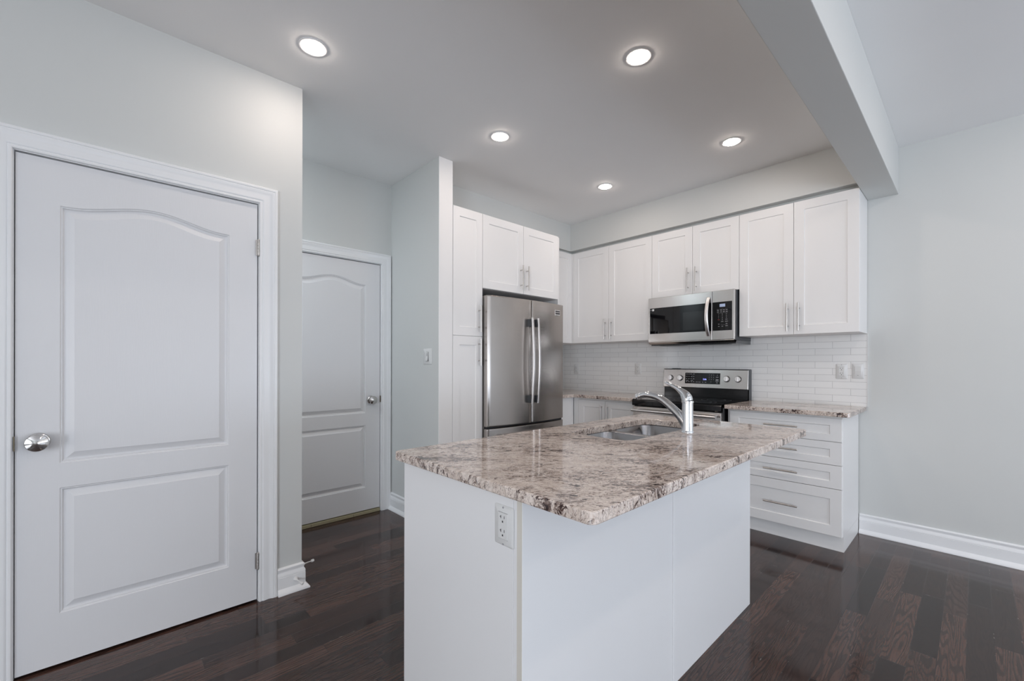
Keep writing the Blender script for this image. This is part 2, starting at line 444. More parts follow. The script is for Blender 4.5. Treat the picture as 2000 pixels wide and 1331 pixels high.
# ------------------------------------------------------------------ panelled doors
def panel_loop(x0, x1, z0, z1, y, inset, depth, rise, n=44):
    a, c = x0 + inset, x1 - inset; zb, zt = z0 + inset, z1 - inset
    pts = [(a, y + depth, zb), (c, y + depth, zb)]
    if rise:
        for k in range(n + 1):
            t = k / n; x = c + (a - c) * t; d = abs(2 * t - 1)
            pts.append((x, y + depth, zt + rise * (.5 + .5 * math.cos(math.pi * min(1, d * 1.04)))))
    else: pts += [(c, y + depth, zt), (a, y + depth, zt)]
    return pts
PROF = [(0, 0), (.003, .004), (.0065, .004), (.009, .009), (.012, .0115), (.017, .0115), (.020, .0105), (.041, .0018), (.0415, 0)]
def door_leaf(name, x0, x1, z0, z1, y):
    b = MB()
    pans = [(x0 + .119, x1 - .121, .818, 1.855, .048), (x0 + .119, x1 - .121, .214, .719, 0)]
    outer = [(x0, y, z0), (x1, y, z0), (x1, y, z1), (x0, y, z1)]
    b.fill([outer] + [panel_loop(*q[:4], y, 0, 0, q[4]) for q in pans])
    for q in pans:
        b.loops([panel_loop(*q[:4], y, i, d, q[4]) for i, d in PROF])
        b.fill([panel_loop(*q[:4], y, PROF[-1][0], PROF[-1][1], q[4])])
    b.loops([outer, [(p[0], y + .035, p[2]) for p in outer]], True, False, True)
    return b.obj(name, 'door')
def door_knob(parent, x, y, z, rx=.036):
    b = MB(); b.lathe((x, y, z), (0, -1, 0), [(0, .032), (.004, .0340), (.008, .032), (.011, .022), (.013, .0125), (.028, .0120), (.034, .019), (.041, .030), (.046, .0335), (.050, .0335), (.053, .0315), (.056, .022), (.0605, .006), (.061, .0)], 40)
    return b.obj('door_knob', 'knob', parent=parent, smooth=True)
def hinge(parent, x, y, z0, z1):
    b = MB(); n = 5; h = (z1 - z0) / n
    for k in range(n): b.lathe((x, y - .004, z0 + k * h + .0005), (0, 0, 1), [(0, .0062), (h - .001, .0062)], 14, True, True)
    b.lathe((x, y - .004, z0 - .004), (0, 0, 1), [(0, .003), (.004, .005)], 14, True, True)
    b.lathe((x, y - .004, z1), (0, 0, 1), [(0, .005), (.004, .003)], 14, True, True)
    b.box(x - .012, x - .001, y + .0015, y + .003, z0, z1)
    return b.obj('hinge', 'handle', parent=parent)
d1 = door_leaf('door_1', D1[0], D1[1] - .002, .012, DH - .003, YL + .006)
S(d1); d1['label'] = 'large white two-panel arched door with satin knob, in the left foreground wall'
door_knob(d1, -.201, YL + .006, .913)
hinge(d1, D1[1] + .002, YL, 1.773, 1.853); hinge(d1, D1[1] + .002, YL, .168, .25)
b = MB(); b.box(D1[0] - .0035, D1[0] + .0, YL - .004, YL + .03, .884, .94); b.obj('strike_plate', 'antique', parent=d1)
d2 = door_leaf('door_2', D2[0], D2[1] - .002, .032, DH - .003, YB + .006)
S(d2); d2['label'] = 'white two-panel arched door at the end of the narrow hall'
door_knob(d2, 1.567, YB + .006, .922)
b = MB(); b.box(D2[1] - .001, D2[1] + .0035, YB - .004, YB + .02, .90, .953); b.obj('strike_plate', 'antique', parent=d2)
b = MB(); b.box(D2[0] + .002, D2[1] - .004, YB - .004, YB + .06, .0015, .024)
for x in (1.10, 1.42): b.box(x, x + .002, YB - .0046, YB - .003, .004, .024, 1)
tag(b.obj('door_threshold', ['threshold', 'slot'], bevel=.002), 'dull brass strip on the floor under the hall door', 'threshold')

# spring-type door stops on the corner baseboard
def door_stop(p, d, label):
    t = thing('door_stop', p, label, 'door stop', 'door stops on the corner baseboard')
    b = MB(); b.lathe(p, d, [(-.002, .0115), (.004, .011), (.012, .0065), (.020, .0035), (.052, .0030)], 20, True, True)
    b.obj('post', 'plastic', parent=t, smooth=True)
    b = MB(); b.lathe(p, d, [(.050, .004), (.052, .0075), (.064, .0080), (.068, .005), (.069, 0)], 20, True)
    b.obj('rubber_tip', 'rubber', parent=t, smooth=True)
door_stop((.737, YL - .0155, .062), (.25, -1, -.12), 'white door stop poking forward from the corner baseboard beside the big door')
door_stop((HX0 + .0155, 2.56, .098), (1, 0, .08), 'white door stop sticking out sideways into the hall from the corner baseboard')

# ------------------------------------------------------------------ cabinets
# frames: map (a along the front, o out of the front, z) to world
class Front:
    def __init__(s, kind, plane): s.k = kind; s.p = plane
    def P(s, a, o, z):
        return (a, s.p - o, z) if s.k == 'y' else (s.p - o, a, z)
    def R(s): return (1, 0, 0) if s.k == 'y' else (0, -1, 0)
    def O(s): return (0, -1, 0) if s.k == 'y' else (-1, 0, 0)
def fbox(b, F, a0, a1, o0, o1, z0, z1, mi=0):
    p, q = F.P(a0, o0, z0), F.P(a1, o1, z1)
    b.box(min(p[0], q[0]), max(p[0], q[0]), min(p[1], q[1]), max(p[1], q[1]), z0, z1, mi)
def shaker(name, F, a0, a1, z0, z1, parent, fr=.064, t=.019, g=.0015, frz=None, mat='cab'):
    """shaker front: outer face at o = 0, recessed centre panel"""
    b = MB(); a0 += g; a1 -= g; z0 += g; z1 -= g; fz = frz or fr
    def R(i, j, o): return [F.P(a0 + i, o, z0 + j), F.P(a1 - i, o, z0 + j), F.P(a1 - i, o, z1 - j), F.P(a0 + i, o, z1 - j)]
    b.loops([R(0, 0, -t), R(0, 0, -.0012), R(.0012, .0012, 0), R(fr, fz, 0), R(fr + .0035, fz + .0035, -.0065)], True, True, True)
    return b.obj(name, mat, parent=parent)
def handle(F, a, z, parent, vertical=True, length=.206, out=.032):
    b = MB(); h = length / 2
    if vertical:
        b.tube([F.P(a, out, z - h), F.P(a, out, z + h)], .0054, 16)
        for s_ in (-.064, .064): b.tube([F.P(a, .0, z + s_), F.P(a, out, z + s_)], .0042, 12)
    else:
        b.tube([F.P(a - h, out, z), F.P(a + h, out, z)], .0050, 16)
        for s_ in (-.064, .064): b.tube([F.P(a + s_, .0, z), F.P(a + s_, out, z)], .0042, 12)
    return b.obj('handle', 'handle', parent=parent, smooth=True, weld=False)
def carcass(F, a0, a1, z0, z1, depth, parent, name='body', mats='cab', start=.0195):
    b = MB(); fbox(b, F, a0, a1, -depth, -start, z0, z1)
    return b.obj(name, mats, parent=parent, bevel=.001)

FF = Front('y', 2.638)         # tall unit and fridge surround
FU = Front('x', 3.687)         # wall cabinets on the range wall
FB = Front('x', 3.430)         # base cabinets on the range wall
# pantry
t = thing('pantry_cabinet', (2.0, 2.9, 0), 'tall narrow white shaker pantry cabinet beside the refrigerator', 'cabinet')
carcass(FF, 1.8635, 2.1445, .10, 2.3985, .722, t)
b = MB(); fbox(b, FF, 1.8635, 2.1445, -.70, -.06, 0, .10); b.obj('plinth', 'cab', parent=t)
dr = shaker('door', FF, 1.863, 2.146, 1.431, 2.3985, t, fr=.060, frz=.066); handle(FF, 2.107, 1.568, dr)
dr = shaker('door', FF, 1.863, 2.146, .11, 1.431, t, fr=.060, frz=.066); handle(FF, 2.107, 1.308, dr)
# over-fridge cabinet
t = thing('wall_cabinet', (2.6, 2.9, 1.814), 'white two-door shaker cabinet above the refrigerator', 'cabinet', 'wall cabinets')
carcass(FF, 2.1465, 3.049, 1.8136, 2.3985, .722, t)
for a0, a1, ha in ((2.147, 2.5965, 2.562), (2.5965, 3.0495, 2.630)):
    dr = shaker('door', FF, a0, a1, 1.8136, 2.3985, t); handle(FF, ha, 1.950, dr)
# side gable right of the fridge
tag(MB().box(3.0685, 3.0865, 2.66, YB - .002, 0, 2.3985).obj('refrigerator_side_panel', 'cab', bevel=.001), 'thin white full-height panel along the right side of the refrigerator', 'panel')

# wall cabinets
def wall_cab(a0, mid, a1, z0, z1, label, zh, depth=.303, side=False):
    t = thing('wall_cabinet', (3.85, (a0 + a1) / 2, z0), label, 'cabinet', 'wall cabinets')
    carcass(FU, a0 + .0008, a1 - .0008, z0, z1, depth, t)
    for p, q, ha in ((a0, mid, mid - .036), (mid, a1, mid + .036)):
        dr = shaker('door', FU, p, q, z0 - .002, z1, t); handle(FU, ha, zh, dr)
    return t
Y0, Y1, Y2, Y3, Y4, Y5, Y6 = 2.974, 2.524, 2.049, 1.667, 1.288, .912, .529
t = wall_cab(Y6, Y5, Y4, 1.441, 2.412, 'white two-door shaker wall cabinet at the right end, by the beam', 1.567)
wall_cab(Y4, Y3, Y2, 1.819, 2.412, 'short white two-door shaker cabinet above the microwave', 1.949)
wall_cab(Y2, Y1, Y0, 1.441, 2.412, 'white two-door shaker wall cabinet between the corner and the microwave', 1.569)
# corner return cabinet facing the room
FR = Front('y', 2.992)
t = thing('wall_cabinet', (3.4, 3.2, 1.441), 'narrow white corner wall cabinet half hidden by the refrigerator', 'cabinet', 'wall cabinets')
b = MB(); b.box(3.0895, 3.985, 3.0125, YB - .002, 1.441, 2.412); b.box(3.708, 3.985, Y0 + .002, 3.0125, 1.441, 2.412); b.obj('body', 'cab', parent=t, weld=False, bevel=.001)
b = MB(); b.box(3.688, 3.7075, Y0 + .001, 3.0115, 1.441, 2.412); b.obj('filler_strip', 'cab', parent=t)
shaker('door', FR, 3.095, 3.686, 1.439, 2.412, t)

# base cabinets
t = thing('base_cabinet', (3.7, 2.4, 0), 'white two-door shaker base cabinet left of the stove, behind the island', 'cabinet', 'base cabinets')
b = MB(); b.box(3.4495, 3.984, 2.062, 2.762, .104, .883); b.obj('body', 'cab', parent=t, bevel=.001)
b = MB(); b.box(3.482, 3.97, 2.062, 2.762, 0, .104); b.obj('plinth', 'cab', parent=t)
b = MB(); b.box(3.431, 3.4495, 2.703, 2.758, .104, .883); b.obj('filler_strip', 'cab', parent=t)
dr = shaker('door', FB, 2.062, 2.385, .108, .866, t); handle(FB, 2.352, .745, dr, length=.18)
dr = shaker('door', FB, 2.385, 2.702, .108, .866, t); handle(FB, 2.418, .745, dr, length=.18)
t = thing('base_cabinet', (3.25, 3.0, 0), 'white corner base cabinet return beside the refrigerator', 'cabinet', 'base cabinets')
b = MB(); b.box(3.090, 3.984, 2.782, YB - .002, .104, .883); b.obj('body', 'cab', parent=t, bevel=.001)
b = MB(); b.box(3.090, 3.97, 2.83, YB - .01, 0, .104); b.obj('plinth', 'cab', parent=t)
b = MB(); b.box(3.092, 3.4295, 2.7635, 2.7815, .104, .883); b.obj('front_panel', 'cab', parent=t)
# drawer base
t = thing('drawer_cabinet', (3.7, .93, 0), 'white four-drawer base cabinet at the right end of the counter', 'cabinet')
b = MB(); b.box(3.4495, 3.984, .577, 1.282, .104, .883); b.obj('body', 'cab', parent=t, bevel=.001)
b = MB(); b.box(3.480, 3.984, .577, 1.282, 0, .1035); b.obj('plinth', 'cab', parent=t)
for z0, z1, hz in ((.717, .872, .797), (.5655, .717, .640), (.412, .5655, .486), (.105, .412, .254)):
    fz = .046 if z1 - z0 < .2 else .065
    dr = shaker('drawer', FB, .578, 1.265, z0, z1, t, fr=.063, frz=fz, g=.002); handle(FB, .922, hz, dr, vertical=False)

# ------------------------------------------------------------------ counters
def rounded(x0, x1, y0, y1, r, n=6, rs=None):
    rs = rs or (r, r, r, r); pts = []
    for (cx, cy, a0), rr in zip(((x0, y0, 180), (x1, y0, 270), (x1, y1, 0), (x0, y1, 90)), rs):
        if rr < 1e-6: pts.append((cx, cy)); continue
        ox = cx + (rr if cx == x0 else -rr); oy = cy + (rr if cy == y0 else -rr)
        for k in range(n + 1):
            a = math.radians(a0 + 90 * k / n); pts.append((ox + rr * math.cos(a), oy + rr * math.sin(a)))
    return pts
def inset(pts, d):
    n = len(pts); out = []
    for i in range(n):
        p0, p1, p2 = Vector(pts[i - 1]), Vector(pts[i]), Vector(pts[(i + 1) % n])
        e1 = (p1 - p0).normalized(); e2 = (p2 - p1).normalized()
        n1 = Vector((-e1.y, e1.x)); n2 = Vector((-e2.y, e2.x)); m = (n1 + n2); m.normalize()
        k = d / max(.3, m.dot(n1)); out.append(tuple(p1 + m * k))
    return out
def slab(name, outer, zt, th, holes=(), origin=None):
    b = MB(); e = .0035
    at = lambda pts, z: [(p[0], p[1], z) for p in pts]
    o1, o2 = inset(outer, e), inset(outer, e * .3)
    b.loops([at(o1, zt), at(o2, zt - e * .3), at(outer, zt - e), at(outer, zt - th + e), at(o2, zt - th + e * .3), at(o1, zt - th)])
    tops, bots = [at(o1, zt)], [at(o1, zt - th)]
    for h in holes:
        h1 = inset(h, -.002)
        b.loops([at(h1, zt), at(h, zt - .002), at(h, zt - th)]); tops.append(at(h1, zt)); bots.append(at(h, zt - th))
    b.fill(tops); b.fill(bots)
    return b.obj(name, 'granite', origin=origin)
CT = .914; TH = .030
o = slab('countertop', rounded(3.388, 3.9845, .533, 1.287, .012, 5, (.025, 0, 0, .002)), CT, TH, origin=(3.68, .9, CT - TH))
tag(o, 'speckled granite countertop over the drawers, right of the stove', 'countertop', 'granite countertops')
lsh = [(3.388, 2.055), (3.9845, 2.055), (3.9845, YB - .001), (3.0885, YB - .001), (3.0885, 2.722), (3.388, 2.722)]
o = slab('countertop', lsh, CT, TH, origin=(3.68, 2.6, CT - TH))
tag(o, 'speckled granite corner countertop between refrigerator and stove', 'countertop', 'granite countertops')

# island
IX0, IX1, IY0, IY1 = .735, 2.412, .540, 1.400
BX0, BX1, BY0, BY1 = .765, 2.388, .780, 1.376
cut = rounded(1.512, 2.205, .942, 1.262, .055, 7)
o = slab('countertop', rounded(IX0, IX1, IY0, IY1, .022, 6), CT, TH, holes=[cut], origin=(1.57, .97, CT - TH))
tag(o, 'large speckled granite countertop on the island with a sink cut-out', 'countertop', 'granite countertops')
t = thing('kitchen_island', ((BX0 + BX1) / 2, (BY0 + BY1) / 2, 0), 'white panelled kitchen island base under the granite top in the foreground', 'island')
zt = CT - TH - .0005
b = MB()     # hollow carcass: side walls only, so the sink hangs inside
b.box(BX0 + .0185, BX0 + .034, BY0 + .02, BY1, 0, zt); b.box(BX1 - .016, BX1, BY0 + .02, BY1, 0, zt)
b.box(BX0 + .034, BX1 - .016, BY1 - .016, BY1, .1, zt); b.box(BX0 + .034, BX1 - .016, BY1 - .07, BY1 - .055, 0, .1)
b.box(BX0 + .034, BX1 - .016, BY0 + .02, BY1 - .016, .1, .118)
b.obj('body', 'panel', parent=t, weld=False)
b = MB(); b.box(BX0, BX0 + .018, BY0 + .034, BY1, 0, zt); b.obj('end_panel', 'panel', parent=t, bevel=.001)
b = MB(); b.box(BX0 + .001, BX0 + .018, BY0 + .020, BY0 + .0335, 0, zt); b.obj('filler_strip', 'panel', parent=t, bevel=.001)
b = MB(); b.box(BX0 - .0008, BX0 + .0008, BY0 + .0008, BY0 + .0188, 0, zt); b.obj('edge_band', 'cream', parent=t)['label'] = 'cream edge band'
b = MB(); b.box(BX0 + .0002, 1.5600, BY0, BY0 + .0195, 0, zt); b.obj('back_panel', 'panel', parent=t, bevel=.0012)
b = MB(); b.box(1.578, BX1, BY0, BY0 + .0195, 0, zt); b.obj('back_panel', 'panel', parent=t, bevel=.0012)
b = MB(); b.box(1.5625, 1.5755, BY0 - .0045, BY0 + .019, 0, zt); b.obj('seam_batten', 'panel', parent=t, bevel=.0012)

# undermount double sink
t = thing('kitchen_sink', (1.858, 1.10, .68), 'undermount stainless double-bowl sink set into the island granite', 'sink')
at = lambda pts, z: [(p[0], p[1], z) for p in pts]
zr = CT - TH - .0008
bowls = [rounded(1.503, 1.843, .932, 1.272, .065, 8), rounded(1.873, 2.213, .932, 1.272, .065, 8)]
outer = rounded(1.478, 2.238, .907, 1.297, .07, 8)
b = MB()
# rim sits lower between the bowls, under the stone elsewhere
b.fill([at(outer, zr)] + [at(q, zr) for q in bowls]); b.loops([at(outer, zr), at(outer, zr - .0015)])
b.obj('rim', 'sink', parent=t)
for q in bowls:
    b = MB()
    b.loops([at(q, zr - .0002), at(inset(q, .003), zr - .004), at(inset(q, .008), zr - .15), at(inset(q, .016), zr - .172), at(inset(q, .03), zr - .183), at(inset(q, .05), zr - .186)], True, False, True)
    bo = b.obj('bowl', 'sink', parent=t, smooth=True)
    cx = sum(p[0] for p in q) / len(q); cy = 1.12
    b = MB(); b.lathe((cx, cy, zr - .1858), (0, 0, 1), [(0, .045), (.0015, .043), (.001, .038), (-.004, .034), (-.004, 0)], 28)
    b.obj('drain', 'chrome', parent=bo, smooth=True)

# faucet
fx, fy = 1.905, .882
t = thing('faucet', (fx, fy, CT), 'polished chrome single-lever kitchen faucet beside the island sink', 'faucet')
b = MB()
b.lathe((fx, fy, CT + .0004), (0, 0, 1), [(0, .0275), (.003, .0275), (.006, .0255), (.010, .0245), (.128, .0235), (.133, .0235), (.1345, .0262), (.141, .0262), (.1425, .0235)], 40, True, True)
b.obj('body', 'chrome', parent=t, smooth=True)
import mathutils
def smooth_path(pts, rr, m=8):
    P_, R_ = [], []
    n = len(pts)
    for i in range(n - 1):
        p0, p1, p2, p3 = (Vector(pts[max(i - 1, 0)]), Vector(pts[i]), Vector(pts[i + 1]), Vector(pts[min(i + 2, n - 1)]))
        for k in range(m):
            s_ = k / m
            P_.append(.5 * ((2 * p1) + (-p0 + p2) * s_ + (2 * p0 - 5 * p1 + 4 * p2 - p3) * s_ ** 2 + (-p0 + 3 * p1 - 3 * p2 + p3) * s_ ** 3))
            R_.append(rr[i] + (rr[i + 1] - rr[i]) * s_)
    P_.append(Vector(pts[-1])); R_.append(rr[-1]); return P_, R_
sp = [(.004, .003), (.010, .036), (.030, .066), (.055, .090), (.082, .113), (.111, .134), (.140, .149), (.172, .157), (.206, .159), (.234, .152)]
pp, rr = smooth_path([(fx, fy + d, CT + z) for d, z in sp], [.022, .0215, .0205, .0190, .0175, .0165, .0160, .0158, .0152, .0150])
b = MB(); b.tube(pp, rr, 24); b.obj('spout', 'chrome', parent=t, smooth=True)
b = MB(); e0 = Vector((fx, fy + .236, CT + .1515)); dv = Vector((0, .95, -.34))
b.lathe(e0 - dv.normalized() * .004, dv, [(0, .0148), (.003, .0160), (.012, .0165), (.013, .0156), (.0155, .0156), (.0165, .0165), (.023, .0160), (.023, .011), (.020, .011)], 28, False, True)
b.obj('spray_head', 'chrome', parent=t, smooth=True)
lv = [(.001, .142), (.004, .154), (.012, .167), (.026, .181), (.048, .196), (.072, .208), (.092, .216), (.108, .222)]
pp, rr = smooth_path([(fx, fy + d, CT + z) for d, z in lv], [.0235, .0235, .0205, .0145, .0090, .0072, .0064, .0042])
b = MB(); b.tube(pp, rr, 24, flat=[(1 + .25 * min(1, i / len(pp) * 1.2), 1 - .3 * i / len(pp)) for i in range(len(pp))]); b.obj('lever', 'chrome', parent=t, smooth=True)

# ------------------------------------------------------------------ refrigerator
t = thing('refrigerator', (2.606, 2.98, 0), 'stainless steel french-door refrigerator with freezer drawer below', 'refrigerator')
FX0, FX1 = 2.1535, 3.0595; fyc, fye = 2.551, 2.588     # front bows forward at the middle
def bow(x): 
    s_ = (x - (FX0 + FX1) / 2) / ((FX1 - FX0) / 2); return fyc + (fye - fyc) * s_ * s_
def fridge_front(name, x0, x1, z0, z1, n=12, back=2.636):
    b = MB(); r = .005
    xs = [x0 + (x1 - x0) * k / n for k in range(n + 1)]
    def ring(z, ins):
        fr = [(x, bow(x) + ins, z) for x in xs]
        fr[0] = (x0 + ins * .6, bow(x0) + ins + .0, z); fr[-1] = (x1 - ins * .6, bow(x1) + ins, z)
        # rounded vertical edges
        L_ = [(x0 + ins * .6, back, z), (x0 + ins * .6, bow(x0) + r + ins, z), (x0 + ins * .6 + r * .3, bow(x0) + r * .3 + ins, z)]
        fr[0] = (x0 + r + ins * .6, bow(x0 + r) + ins, z); fr[-1] = (x1 - r - ins * .6, bow(x1 - r) + ins, z)
        R_ = [(x1 - ins * .6 - r * .3, bow(x1) + r * .3 + ins, z), (x1 - ins * .6, bow(x1) + r + ins, z), (x1 - ins * .6, back, z)]
        return L_ + fr + R_
    b.loops([ring(z0, .006), ring(z0 + .003, .001), ring(z0 + .008, 0), ring(z0 + .012, 0), ring(z1 - .012, 0), ring(z1 - .008, 0), ring(z1 - .003, .001), ring(z1, .006)], True, True, True)
    return b.obj(name, 'steel', parent=t, smooth=True)
b = MB(); b.box(FX0 + .004, FX1 - .004, 2.637, 3.30, .06, 1.742); b.obj('case', 'case', parent=t, bevel=.003)
b = MB(); b.box(FX0 + .03, FX1 - .03, 2.66, 3.28, .0, .06); b.obj('base_grille', 'black', parent=t)
b = MB(); b.box(FX0 + .006, FX1 - .006, 2.625, 2.70, 1.742, 1.7525); b.box(FX0 + .004, FX0 + .05, 2.596, 2.66, 1.7425, 1.752); b.obj('hinge_cover', 'case', parent=t, bevel=.002, weld=False)
xm = (FX0 + FX1) / 2
dl = fridge_front('door', FX0, xm - .004, .722, 1.757); dr_ = fridge_front('door', xm + .004, FX1, .722, 1.757)
fz = fridge_front('freezer_drawer', FX0, FX1, .075, .708, 22)
b = MB(); b.box(FX0 + .008, FX1 - .008, 2.60, 2.6365, .7085, .7215); b.box(xm - .0035, xm + .0035, 2.572, 2.6365, .7225, 1.752); b.obj('gasket', 'slot', parent=t, weld=False)
def fhandle(x, par, flip):
    b = MB(); yb = bow(x)
    pts = []; n = 22
    for k in range(n + 1):
        s_ = k / n; z = .888 + (1.602 - .888) * s_; o = .046 + .020 * math.sin(math.pi * s_)
        pts.append((x, yb - o, z))
    sec = rounded(-.0105, .0105, -.0065, .0065, .004, 3)
    b.loops([[(p[0] + q[0], p[1] + q[1], p[2]) for q in sec] for p in pts], True, True, True)
    ho = b.obj('handle', 'bar', parent=par, smooth=True)
    for z0, z1 in ((.893, .955), (1.530, 1.592)):
        b = MB()
        b.loops([[(x - .0115, yb - .044, z), (x + .0115, yb - .044, z), (x + .0135, yb + .004, z), (x - .0135, yb + .004, z)] for z in (z0, z1)], True, True, True)
        b.obj('mount', 'dark', parent=ho, bevel=.002)
fhandle(xm - .034, dl, 1); fhandle(xm + .034, dr_, -1)
b = MB(); b.tube([(FX0 + .10, bow(FX0 + .1) - .045, .64), (xm, fyc - .058, .64), (FX1 - .10, bow(FX0 + .1) - .045, .64)], .012, 18)
ho = b.obj('handle', 'bar', parent=fz, smooth=True)
for x in (FX0 + .13, FX1 - .13):
    MB().box(x - .02, x + .02, bow(x) - .045, bow(x) + .003, .629, .651).obj('mount', 'dark', parent=ho, bevel=.002)
# badge on right door
bx = 2.958; nrm = Vector((0, -1, 0))
b = MB(); yb = bow(bx - .034) - .003
b.box(bx - .034, bx + .034, yb, yb + .012, 1.652, 1.702); bd = b.obj('badge', 'bar', parent=dr_, bevel=.001)
b = MB(); b.box(bx - .030, bx + .029, yb - .0006, yb + .002, 1.683, 1.695); b.box(bx - .030, bx + .029, yb - .0006, yb + .002, 1.664, 1.677); b.obj('badge_lettering', 'dark_print', parent=bd, weld=False)

# ------------------------------------------------------------------ microwave
t = thing('microwave', (3.80, 1.668, 1.385), 'stainless steel over-the-range microwave with black glass door', 'microwave')
ma, mb_ = 1.296, 2.040
b = MB(); b.box(3.632, 3.982, ma + .001, mb_ - .001, 1.413, 1.8155); b.obj('body', 'dark', parent=t, bevel=.002)
FM = Front('x', 3.609)
def plate(name, a0, a1, z0, z1, par, ga0, ga1, gz0, gz1):
    b = MB()
    def R(a, c, z, q, o): return [FM.P(a, o, z), FM.P(c, o, z), FM.P(c, o, q), FM.P(a, o, q)]
    b.loops([R(a0, a1, z0, z1, -.022), R(a0, a1, z0, z1, -.003), R(a0 + .003, a1 - .003, z0 + .003, z1 - .003, 0), R(ga0, ga1, gz0, gz1, 0), R(ga0 + .001, ga1 - .001, gz0 + .001, gz1 - .001, -.002)], True, True, False)
    o = b.obj(name, 'steel_v', parent=par)
    return o
dm = plate('door', 1.4705, mb_, 1.417, 1.815, t, 1.474, 2.024, 1.490, 1.722)
b = MB(); fbox(b, FM, 1.475, 2.023, -.012, -.0012, 1.491, 1.721); gl = b.obj('window', 'glass', parent=dm)
b = MB(); fbox(b, FM, 1.540, 1.715, -.0012, -.0009, 1.508, 1.663); b.obj('window_screen', 'black', parent=gl)
cp = plate('control_panel', ma, 1.468, 1.417, 1.815, t, 1.313, 1.4655, 1.490, 1.722)
b = MB(); fbox(b, FM, 1.314, 1.4645, -.012, -.0012, 1.491, 1.721); cg = b.obj('keypad', 'glass', parent=cp)
b = MB()
pts = []
for k in range(17):
    s_ = k / 16; pts.append(FM.P(1.496, .006 + .045 * math.sin(math.pi * s_) ** .8, 1.452 + .312 * s_))
b.tube(pts, .0125, 16, flat=(1.15, .5)); b.obj('handle', 'bar', parent=dm, smooth=True)
b = MB(); b.loops([[(x, ma + .002, z), (x, mb_ - .002, z)] for x, z in ((3.625, 1.417), (3.612, 1.4165), (3.611, 1.412), (3.640, 1.396), (3.66, 1.400), (3.66, 1.417))] , False)
b.obj('bottom_trim', 'steel_v', parent=t)
b = MB(); b.box(3.66, 3.982, ma + .003, mb_ - .003, 1.384, 1.4125)
b.box(3.69, 3.76, 1.37, 1.60, 1.3825, 1.385, 1); b.box(3.69, 3.76, 1.74, 1.97, 1.3825, 1.385, 1)
b.obj('vent_base', ['black', 'dark'], parent=t, weld=False, bevel=.002)
# display, key legends, sticker
UZ = (0, 0, 1); RT = (0, -1, 0)
b = MB(); fbox(b, FM, 1.366, 1.409, -.0012, -.0006, 1.681, 1.705); b.obj('display', 'pale_led', parent=cg)
b = MB()
for r_, zz in enumerate((1.655, 1.641)):
    for cc in (1.422, 1.398, 1.376, 1.354):
        fbox(b, FM, cc - .007, cc + .007, -.0012, -.0007, zz - .002, zz + .002)
fbox(b, FM, 1.345, 1.43, -.0012, -.0008, 1.664, 1.6645); fbox(b, FM, 1.345, 1.43, -.0012, -.0008, 1.630, 1.6306); fbox(b, FM, 1.345, 1.40, -.0012, -.0008, 1.536, 1.5365)
for cc, zz, w_ in ((1.388, 1.563, .009), (1.356, 1.563, .011), (1.356, 1.579, .008), (1.355, 1.545, .006), (1.415, 1.542, .005), (1.415, 1.524, .005), (1.387, 1.524, .006), (1.355, 1.527, .009)):
    fbox(b, FM, cc - w_, cc + w_, -.0012, -.0007, zz - .0016, zz + .0016)
b.obj('key_legend', 'grey_print', parent=cg, weld=False)
for r_, row in enumerate(('123', '456', '789')):
    for cc, ch in zip((1.417, 1.387, 1.356), row):
        text('key_digit', ch, .011, FM.P(cc, -.0006, 1.621 - .0145 * r_), RT, UZ, 'grey_print', cg)
text('key_digit', '0', .011, FM.P(1.387, -.0006, 1.5775), RT, UZ, 'grey_print', cg)
b = MB(); fbox(b, FM, 1.409, 1.423, -.0012, -.0007, 1.5755, 1.580); b.obj('stop_key', 'red_print', parent=cg)
b = MB(); c_ = rounded(1.983, 2.001, 1.697, 1.715, .004, 4)
b.loops([[FM.P(p[0], -.0012, p[1]) for p in c_], [FM.P(p[0], -.0004, p[1]) for p in c_]], True, True, True); b.obj('sticker', 'plastic', parent=gl)
b = MB(); fbox(b, FM, 2.004, 2.018, -.0012, -.0006, 1.704, 1.708); b.obj('lettering', 'grey_print', parent=gl)

# ------------------------------------------------------------------ range
t = thing('stove', (3.65, 1.668, 0), 'stainless steel electric stove with black glass cooktop and rear knobs', 'stove')
ra, rb = 1.2935, 2.0455
b = MB(); b.box(3.385, 3.975, ra + .002, rb - .002, .03, .895); b.box(3.45, 3.95, ra + .03, rb - .03, 0, .03); b.obj('body', 'black', parent=t, weld=False)
b = MB()
b.loops([[(x, ra, z), (x, rb, z)] for x, z in ((3.386, .859), (3.352, .859), (3.346, .866), (3.345, .900), (3.350, .909), (3.362, .9145), (3.895, .9165), (3.895, .89), (3.386, .89))], False)
bmesh.ops.holes_fill(b.bm, edges=b.bm.edges, sides=20)
ct = b.obj('cooktop', 'cooktop', parent=t)
for (x, y, r) in ((3.50, 1.49, .095), (3.50, 1.86, .115), (3.75, 1.49, .115), (3.75, 1.86, .085)):
    for q in (r, r * .62):
        b = MB(); b.lathe((x, y, .9152 + (x - 3.362) * .00375), (.0, 0, 1), [(0, q - .0008), (.0004, q - .0008), (.0004, q + .0008), (0, q + .0008)], 40)
        b.obj('burner_ring', 'dark', parent=ct)
